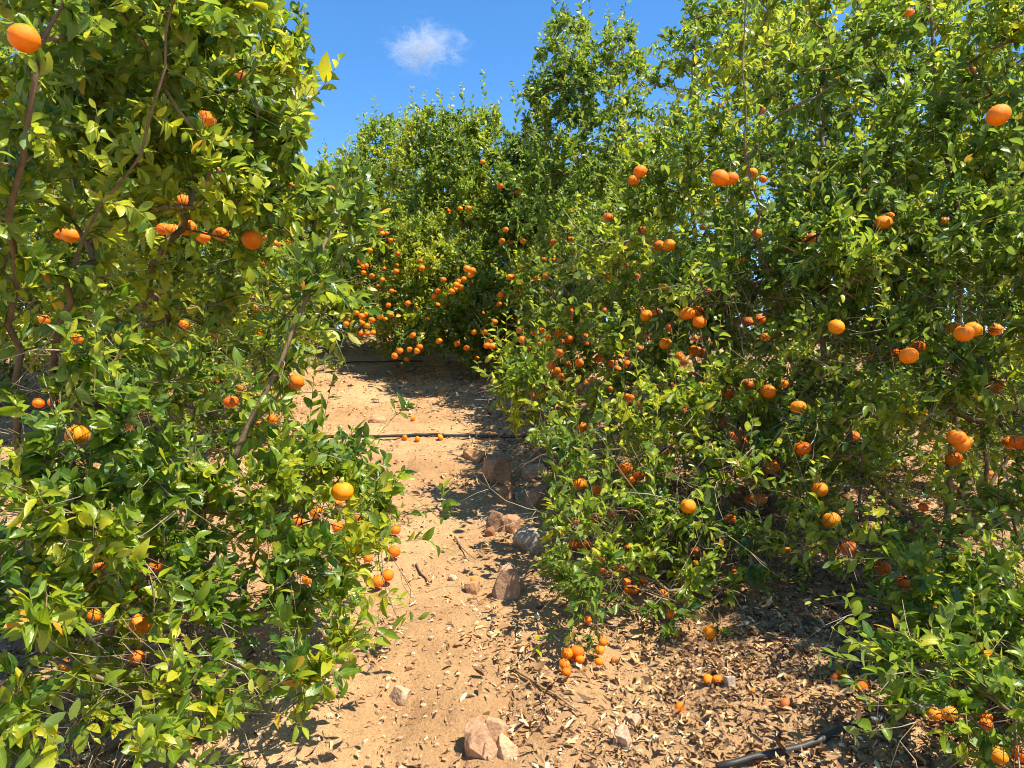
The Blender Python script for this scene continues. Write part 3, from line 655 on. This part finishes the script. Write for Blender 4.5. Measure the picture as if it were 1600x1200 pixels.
tree('big_right', 'orange_tree', 'big tree on the right with upright stems rising out of the frame', G(2.3, 3.95),
     limbs=[[P(1480,800,3.9),P(1490,700,3.85),P(1500,480,3.8),P(1480,200,3.7),P(1440,-60,3.7)],[P(1500,830,3.9),P(1560,740,3.9),P(1590,600,3.9),P(1600,300,3.8)],[P(1470,840,3.8),P(1400,790,3.7),P(1330,700,3.6),P(1290,520,3.6),P(1285,200,3.9),P(1292,-30,3.9)],
            [P(1440,830,3.8),P(1380,810,3.5),P(1300,830,3.2)],[P(1250,600,3.7),P(1180,330,3.6),P(1163,150,3.55),P(1168,-40,3.5)],[P(1520,820,3.8),P(1540,720,3.7),P(1520,600,3.7)]],
     blobs=[(1330,80,3.9,110,120,.45,.55),(1460,60,3.7,120,130,.45,.65),(1570,80,3.5,90,150,.5,.9),(1230,180,3.8,90,90,.4,.75),(1370,260,3.6,130,90,.45,.9),(1510,250,3.5,120,110,.45,.95),(1290,350,3.5,110,80,.4),(1420,420,3.3,130,90,.4),(1550,430,3.2,100,100,.4),
            (1480,560,3.2,110,70,.35,.9),(1370,640,3.3,100,70,.3,.7),(1560,600,3.2,80,80,.3,.7),(1300,830,3.0,80,50,.22,.7),(1400,780,3.3,90,60,.25,.6),(1430,880,3.1,90,50,.22,.7),(1210,20,4.0,70,90,.4,.6),(1650,250,3.6,90,300,.5,.7),(1420,640,4.7,150,60,.4,1.0),(1400,730,4.4,110,50,.35,.8),(1560,680,4.9,90,50,.35,.6)],
     seed=44, dens=.70, tint=.53, leaf=.052, dead=600,
     shoots=[(P(1330,390,3.2),P(1370,260,3.1)),(P(1430,330,3.1),P(1500,290,3.05)),(P(1550,330,2.9),P(1580,240,2.8)),(P(1270,330,3.3),P(1285,240,3.3)),(P(1180,330,3.5),P(1178,180,3.5)),(P(1400,100,3.5),P(1405,-20,3.5)),(P(1330,60,3.6),P(1335,-40,3.6)),(P(1490,60,3.4),P(1500,-40,3.3))])
tree('low_right', 'orange_tree', 'tree at the bottom right corner, its low branches drooping over the pipe', G(2.55, 2.95),
     limbs=[[P(1700,960,2.9),P(1600,960,2.8),P(1500,925,2.75),P(1420,900,2.7)],[P(1680,980,2.7),P(1590,1010,2.55),P(1500,1010,2.5)],[P(1700,1000,2.6),P(1640,1080,2.4),P(1570,1120,2.35)]],
     blobs=[(1500,930,2.7,130,50,.25,1.0),(1400,960,2.7,90,55,.2,1.0),(1540,1020,2.5,90,60,.22,1.0),(1430,1040,2.55,60,40,.18,.9),(1570,1100,2.35,60,60,.2,.8),(1520,1100,2.05,90,55,.2,1.1),(1585,1150,1.9,90,55,.18,1.1),(1440,1060,2.15,70,45,.16,1.0),(1610,1010,2.4,60,80,.2,.8),(1660,800,2.9,80,200,.4,.8),(1700,450,3.0,110,250,.5,.8),(1860,330,2.35,150,200,.4,.55),(1830,90,2.4,130,150,.4,.5)],
     seed=45, dens=1.0, vert=0.0, tint=.55, leaf=.054, dead=200,
     sprays=[([P(1600,960,2.5),P(1500,920,2.5),P(1390,870,2.5),P(1300,880,2.5)],.6,.024),([P(1590,1010,2.4),P(1540,1060,2.35),P(1510,1130,2.3)],.8,.024),([P(1560,980,2.45),P(1460,1010,2.4),P(1395,1030,2.38)],.7,.024),([P(1480,960,2.5),P(1330,930,2.5),P(1270,940,2.5)],.5,.024),
             ([P(1560,1020,2.4),P(1450,1070,2.35),P(1385,1085,2.3)],.7,.024)])
tree(None, 'orange_tree', 'tall sparse tree behind the big right one, blue sky showing through it', G(3.2, 6.4), limbs=[],
     blobs=[(1270,120,6.3,110,130,.7,.8),(1400,150,6.4,130,150,.7,.8),(1300,330,6.2,130,110,.7),(1460,380,6.2,130,130,.7),(1560,180,6.4,110,170,.7,.8),(1400,520,6.2,130,80,.6,.7),(1230,470,6.6,120,90,.6,.8),(1300,590,6.0,130,50,.5,.7),(1500,600,6.2,110,60,.5,.6)], seed=46, lod='lo', dens=.6, tint=.4, leaf=.07)
tree(None, 'orange_tree', 'tree behind the bare stems near the right edge', G(4.9, 6.4), limbs=[],
     blobs=[(1640,350,6.3,140,200,.8),(1600,560,6.2,120,90,.6,.8),(1720,150,6.3,120,200,.8)], seed=48, lod='lo', dens=.55, tint=.42, leaf=.07)

# ------------------------------------------------------------------ leaf litter, grit
def litter(n, lod, sz, seed):
    r = np.random.default_rng(seed); pts = []
    while sum(len(q) for q in pts) < n:
        y = 1.6 + 9.6 * r.random(n) ** 1.7; x = (r.random(n) * 2 - 1) * (0.9 + 0.72 * y)
        dx = x - path_x(y)
        rt = np.clip((dx - 0.35) / 0.5, 0, 1); lf = np.clip((-dx - 0.45) / 0.6, 0, 1)
        pat = vnoise(x * 3.1 + 7, y * 3.1); fine = vnoise(x * 11, y * 11 + 3)
        pr = 0.05 + 0.95 * np.maximum(rt, 0.62 * lf) * (0.35 + 0.65 * pat)
        pr = np.maximum(pr, 0.55 * np.clip(pat - 0.45, 0, 1) * 2.0 * np.where(np.abs(dx) > 0.18, 1, 0.35)) * (0.5 + fine)
        k = r.random(n) < pr
        pts.append(np.stack([x[k], y[k]], 1))
    xy = np.concatenate(pts)[:n]; x, y = xy.T
    h = r.random(n) ** 2 * 0.018
    o = np.stack([x, y, gh(x, y) + 0.004 + h], 1)
    a = r.uniform(0, 6.283, n); Y = np.stack([np.cos(a), np.sin(a), r.normal(0, .22, n) + 0.2 * np.sin(a)], 1)
    N = np.array([0, -.2, 1.]) + r.normal(0, .5, (n, 3)); N[:, 2] = np.abs(N[:, 2])
    L = sz * r.uniform(.4, 1.15, n) * (1 + 0.6 * r.random(n) ** 6); W = L * r.uniform(.14, .46, n)
    s = Soup(); add_leaves(s, lod, o, Y, N, L, W, r.normal(0.05, .5, n), r.uniform(-.3, 1.6, n), 0, np.clip(r.normal(.50, .30, n) + 0.12 * np.where(np.abs(x - path_x(y)) < .7, 1, -.4), 0, 1))
    return s
s = litter(95000, LEAF_LO, .033, 1)
tag(s.build('leaf_litter', [M_LIT]), 'dry brown fallen leaves scattered under the trees', kind='stuff')
s = litter(60000, LEAF_LO, .017, 2)
tag(s.build('leaf_debris', [M_LIT]), 'pale straw coloured scraps of leaf on the path', kind='stuff')

def icos(sub):
    bm = bmesh.new(); bmesh.ops.create_icosphere(bm, subdivisions=sub, radius=1)
    v = np.array([q.co[:] for q in bm.verts]); f = np.array([[q.index for q in p.verts] for p in bm.faces]); bm.free(); return v, f
def gravel(n, seed):
    r = np.random.default_rng(seed); bv, bf = icos(1); s = Soup()
    y = 1.7 + 8 * r.random(n) ** 1.6; x = path_x(y) + r.normal(0, .75, n) * (0.6 + 0.12 * y)
    R = 0.003 + 0.010 * r.random(n) ** 4
    sc3 = r.uniform(.6, 1.3, (n, 1, 3)) * np.array([1, 1, .7])
    V = bv[None] * (1 + r.normal(0, .13, (n, len(bv), 1))) * sc3 * R[:, None, None] + np.stack([x, y, gh(x, y) + R * .25], 1)[:, None]
    F = (bf[None] + (np.arange(n) * len(bv))[:, None, None]).reshape(-1, 3)
    s.add(V.reshape(-1, 3), [F], 0, np.repeat(np.clip(r.normal(.6, .2, n), 0, 1), len(bv)), np.zeros(n * len(bv)))
    return s
def clod_material():
    m, nt, out = new_mat('clod')
    principled(nt, out, ramp(nt, [(0, (.22, .11, .06)), (.5, (.38, .23, .13)), (1, (.54, .38, .24))], attr(nt, 'tint')), .95, .15); return m
tag(gravel(6500, 5).build('gravel', [clod_material()], smooth=False), 'small clods and grit on the sandy path', kind='stuff')

# ------------------------------------------------------------------ rocks
def rock(px, py, w, h, col, label, seed, depth=0.8, cuts=9, grp='rocks on the path', sink=0.38, tilt=0, round_=0.0):
    r = random.Random(seed); p = gp(px, py + h / 2 * 0.8); m = K * p[1]
    bm = bmesh.new(); bmesh.ops.create_icosphere(bm, subdivisions=5, radius=1)
    planes = []
    for _ in range(cuts):
        n = Vector((r.gauss(0, 1), r.gauss(0, 1), r.gauss(0, .8))).normalized(); planes.append((n, r.uniform(.55, .82) + round_ * .2))
    planes.append((Vector((r.uniform(-.25, .25), r.uniform(-.3, .1), 1)).normalized(), r.uniform(.55, .7) + round_ * .15))
    o3 = Vector((seed * 3.1, seed * 1.7, 0))
    from mathutils import noise
    for v in bm.verts:
        c = v.co.copy()
        for n, d in planes:
            e = c.dot(n) - d
            if e > 0: c -= n * e
        c *= 1 + 0.07 * noise.noise(c * 2.2 + o3) + 0.035 * noise.noise(c * 7 + o3) + 0.014 * noise.noise(c * 19 + o3)
        v.co = c
    xs = [v.co.x for v in bm.verts]; ys = [v.co.y for v in bm.verts]; zs = [v.co.z for v in bm.verts]
    W = w * m; Hh = h * m
    for v in bm.verts:
        v.co.x = ((v.co.x - min(xs)) / (max(xs) - min(xs)) - .5) * W
        v.co.y = ((v.co.y - min(ys)) / (max(ys) - min(ys)) - .5) * W * depth
        v.co.z = ((v.co.z - min(zs)) / (max(zs) - min(zs)) - sink) * Hh / (1 - sink)
    me = bpy.data.meshes.new('rock'); bm.to_mesh(me); bm.free(); me.materials.append(M_ROCK)
    me.polygons.foreach_set('use_smooth', [True] * len(me.polygons))
    o = bpy.data.objects.new('rock', me); sc.collection.objects.link(o)
    o.location = (p[0], p[1] + W * depth * .35, float(gh(p[0], p[1] + W * depth * .35))); o.rotation_euler = (0, math.radians(tilt), r.uniform(-.25, .25))
    o.color = (*col, 1); tag(o, label, 'rock', grp); return o
BR = (.36, .21, .13); RU = (.42, .23, .13); PK = (.48, .32, .205); TN = (.50, .33, .19); GY = (.38, .32, .25)
rock(775, 740, 44, 34, RU, 'rust brown block with a flat pale top, upright among the straw litter', 1, depth=.8)
rock(742, 714, 38, 16, (.50, .26, .12), 'flat orange-tan slab just below the middle pipe', 2, depth=1.0, sink=.5)
rock(834, 738, 38, 20, PK, 'flat pinkish slab beside the low green leaves on the right', 3, depth=.9, sink=.5)
rock(791, 776, 28, 24, BR, 'small dark brown rock below the rust brown block', 4)
rock(841, 786, 40, 32, BR, 'broken brown rock with an orange split face, right of the path', 5, cuts=12)
rock(774, 819, 32, 32, (.33, .195, .125), 'dark brown rock leaning on a smaller brown one', 6)
rock(798, 824, 34, 24, RU, 'small rusty block next to the grey boulder', 7, depth=.9)
rock(832, 849, 62, 34, GY, 'large rounded pale grey boulder tucked under the orange branches', 8, depth=.8, cuts=5, round_=.5)
rock(791, 915, 46, 54, (.40, .24, .155), 'tall reddish brown rock standing alone in the shade on the path', 9, depth=.7, cuts=5, round_=.4)
rock(737, 920, 25, 17, (.45, .25, .13), 'small tan stone beside a fallen orange on the path', 10)
rock(623, 1093, 36, 20, PK, 'flat pinkish stone under the low left branch', 11, depth=.9, sink=.5)
rock(752, 1166, 54, 50, (.45, .26, .15), 'largest tan slab at the bottom of the path, tilted', 12, depth=.9, sink=.4)
rock(773, 1142, 44, 30, (.46, .275, .16), 'flat slab behind the tilted tan slab', 13, depth=.8, sink=.6)
rock(790, 1176, 42, 28, TN, 'dusty half buried slab to the right of the tilted tan slab', 14, depth=.9, sink=.6)
rock(977, 1158, 36, 24, (.52, .33, .22), 'half buried pale pink slab in the dry leaves near the pipe', 15, depth=.9, sink=.6)
rock(990, 1132, 28, 14, PK, 'small flat stone just above the half buried pink slab', 16, depth=.9, sink=.6)
rock(588, 655, 34, 14, (.46, .26, .14), 'low orange-tan stone in the sun above the middle pipe', 17, sink=.5)
rock(1142, 1071, 18, 18, (.45, .37, .28), 'small pale pebble next to two fallen oranges', 18)
rock(707, 905, 14, 8, (.52, .40, .28), 'tiny pale stone left of the small tan stone', 19)
rock(805, 775, 10, 9, (.62, .55, .46), 'tiny white pebble at the right of the small dark brown rock', 20)
rock(765, 833, 18, 14, (.30, .15, .08), 'small brown stone at the foot of the leaning rock', 21)

# ------------------------------------------------------------------ fallen oranges
def fallen(px, py, sz, label, old=False):
    c = gp(px, py + sz * .4); rad = sz * K * c[1] / 2
    r = random.Random(px * 7 + py)
    o = bpy.data.objects.new('fallen_orange', r.choice(FALLEN_OLD if old else FALLEN)); sc.collection.objects.link(o)
    o.location = (c[0], c[1] + rad * .5, float(gh(c[0], c[1] + rad * .5)) + rad * .75); o.scale = (rad, rad * r.uniform(.88, 1.05), rad * r.uniform(.78, .98))
    o.rotation_euler = (r.uniform(-2, 2), r.uniform(-2, 2), r.uniform(0, 6))
    tag(o, label, 'orange', 'fallen oranges on the ground'); return o
fallen(740, 909, 12, 'small fallen orange touching the small tan stone on the path')
fallen(788, 1155, 17, 'dull fallen orange on the slabs at the bottom of the path', True)
fallen(1063, 1107, 18, 'single fallen orange in the sun at the edge of the dry leaves')
fallen(1110, 992, 24, 'largest fallen orange in the shade beneath the front right tree')
fallen(1107, 1063, 16, 'left one of two fallen oranges touching, by the pale pebble')
fallen(1121, 1065, 16, 'right one of two fallen oranges touching, by the pale pebble')
fallen(1317, 1056, 22, 'bright oval fallen orange in dry leaves beside the drooping branch')
fallen(1305, 1061, 14, 'small fallen orange pressed against the bright oval one', True)
fallen(1350, 1076, 22, 'half shaded fallen orange above the end of the black pipe')
fallen(1229, 1103, 19, 'brownish fallen orange alone in dry leaves, with a yellow leaf near it', True)
fallen(1186, 1187, 15, 'dull reddish fallen orange close to the black pipe', True)
fallen(1176, 1081, 12, 'small dark reddish fallen orange uphill of the brownish one', True)
fallen(1058, 993, 13, 'fallen orange left of the largest one in the shade')
fallen(688, 684, 11, 'leftmost of three fallen oranges lying along the middle pipe')
fallen(652, 687, 10, 'middle one of three fallen oranges lying along the middle pipe')
fallen(632, 685, 10, 'fallen orange at the pipe, furthest from the rocks')
fallen(645, 655, 9, 'fallen orange alone in the shaded litter above the middle pipe')
fallen(1470, 975, 14, 'fallen orange on the sunny ground behind the drooping right branches')
fallen(895, 1030, 13, 'dull fallen orange under the low hanging cluster', True)
fallen(865, 830, 9, 'tiny fallen orange on top of the litter above the grey boulder')
fallen(960, 1033, 12, 'reddish fallen orange in deep shade right of the low hanging cluster', True)

# ------------------------------------------------------------------ irrigation pipes, sticks
def ground_tube(name, pix, rad, mat, lift, label, cat, group=None, parent=None, wob=.004, sides=10, seed=0, taper=1.0):
    r = np.random.default_rng(seed); w = [gp(*q) for q in pix]; pts = []
    for a in range(len(w) - 1):
        n = max(3, int(np.linalg.norm(w[a + 1] - w[a]) / .06))
        for t in np.linspace(0, 1, n)[(0 if a == 0 else 1):]:
            p = w[a] * (1 - t) + w[a + 1] * t; pts.append(p)
    pts = np.array(pts); z = gh(pts[:, 0], pts[:, 1])
    k = min(9, len(z)); z = np.convolve(np.pad(z, k // 2, mode='edge'), np.ones(k) / k, 'valid')[:len(pts)]
    z = np.maximum(z, gh(pts[:, 0], pts[:, 1]) - rad * .2)
    pts[:, 2] = z + lift; pts[:, :2] += r.normal(0, wob, (len(pts), 2))
    s = Soup(); tube(s, pts, np.linspace(rad, rad * taper, len(pts)), sides, 0, .5); o = s.build(name, [mat], parent)
    if label: tag(o, label, cat, group)
    return o, pts
root = bpy.data.objects.new('irrigation_pipe', None); q = gp(1370, 1130); root.location = q; sc.collection.objects.link(root); bpy.context.view_layer.update()
tag(root, 'thick black irrigation pipe lying across dry leaves in the bottom right corner', 'pipe', 'irrigation pipes crossing the path')
o, pts = ground_tube('pipe_run', [(1120, 1212), (1175, 1198), (1250, 1175), (1310, 1150), (1368, 1130)], .0098, M_HOSE, .016, None, None, parent=root, seed=1, wob=.002)
s = Soup(); e = pts[-1]; dv = norm(pts[-1] - pts[-4]); tube(s, [e - dv * .02, e - dv * .012, e + dv * .02, e + dv * .028], [.0108, .0125, .0125, .0108], 12, 0, .5); s.build('joiner', [M_JOINT], root)
ground_tube('pipe_run', [(1372, 1129), (1430, 1116), (1500, 1090), (1640, 1040)], .0085, M_HOSE, .012, None, None, parent=root, seed=2)
ground_tube('irrigation_pipe', [(250, 690), (400, 686), (480, 684), (560, 683), (650, 682), (740, 683), (850, 685), (980, 690)], .011, M_HOSE, .016, 'black irrigation pipe across the middle of the path above the rocks', 'pipe', 'irrigation pipes crossing the path', seed=3, wob=.003)
ground_tube('irrigation_pipe', [(400, 577), (470, 573), (520, 571), (580, 568), (660, 566)], .008, M_HOSE, .014, 'thin dark irrigation pipe far up at the bend of the path', 'pipe', 'irrigation pipes crossing the path', seed=4, wob=.003)
ground_tube('fallen_stick', [(800, 1047), (830, 1068), (870, 1096), (911, 1126)], .0055, M_STICK, .012, 'longest dry stick pointing down from the low hanging oranges', 'stick', 'dry sticks on the ground', seed=5, wob=.004, sides=6, taper=.45)
ground_tube('fallen_stick', [(845, 1088), (853, 1108), (863, 1130)], .0035, M_STICK, .012, 'short dry twig branching off the longest stick', 'stick', 'dry sticks on the ground', seed=6, sides=5, taper=.5)
ground_tube('fallen_stick', [(651, 884), (660, 900), (672, 915)], .006, M_STICK, .01, 'short stout stick left of the path near two paired oranges', 'stick', 'dry sticks on the ground', seed=7, sides=6, taper=.7)
ground_tube('fallen_stick', [(713, 842), (724, 858), (742, 880)], .005, M_STICK, .012, 'thin dry stick beside the shaded rocks', 'stick', 'dry sticks on the ground', seed=8, sides=6, taper=.5)
ground_tube('fallen_stick', [(705, 1205), (716, 1190), (725, 1174)], .004, M_STICK, .01, 'pale twig at the left foot of the tilted tan slab', 'stick', 'dry sticks on the ground', seed=9, sides=5, taper=.5)

# ------------------------------------------------------------------ the small cloud
bm = bmesh.new(); bmesh.ops.create_icosphere(bm, subdivisions=3, radius=1)
me = bpy.data.meshes.new('cloud'); bm.to_mesh(me); bm.free()
cl = bpy.data.objects.new('cloud', me); sc.collection.objects.link(cl)
cl.location = P(662, 74, 900); cl.scale = (100 * K * 900, 50, 66 * K * 900)
m, nt, out = new_mat('cloud_vapour')
pv = nt.nodes.new('ShaderNodeVolumePrincipled'); pv.inputs['Color'].default_value = (.98, .98, 1, 1); pv.inputs['Anisotropy'].default_value = 0.2
tc = nt.nodes.new('ShaderNodeTexCoord')
n1 = tex(nt, 2.6, 12, .70, vec=tc.outputs['Object']); n1.inputs['Distortion'].default_value = 1.1
ln = nt.nodes.new('ShaderNodeVectorMath'); ln.operation = 'LENGTH'; nt.links.new(tc.outputs['Object'], ln.inputs[0])
fall = math_n(nt, 'SUBTRACT', 1.0, ln.outputs['Value'], True)
den = math_n(nt, 'MULTIPLY', math_n(nt, 'SUBTRACT', math_n(nt, 'ADD', n1.outputs[0], math_n(nt, 'MULTIPLY', fall, .42)), .70, True), 0.16)
nt.links.new(den, pv.inputs['Density']); nt.links.new(pv.outputs[0], out.inputs['Volume']); me.materials.append(m)
tag(cl, 'small thin white cloud in the blue sky between the trees', 'cloud')
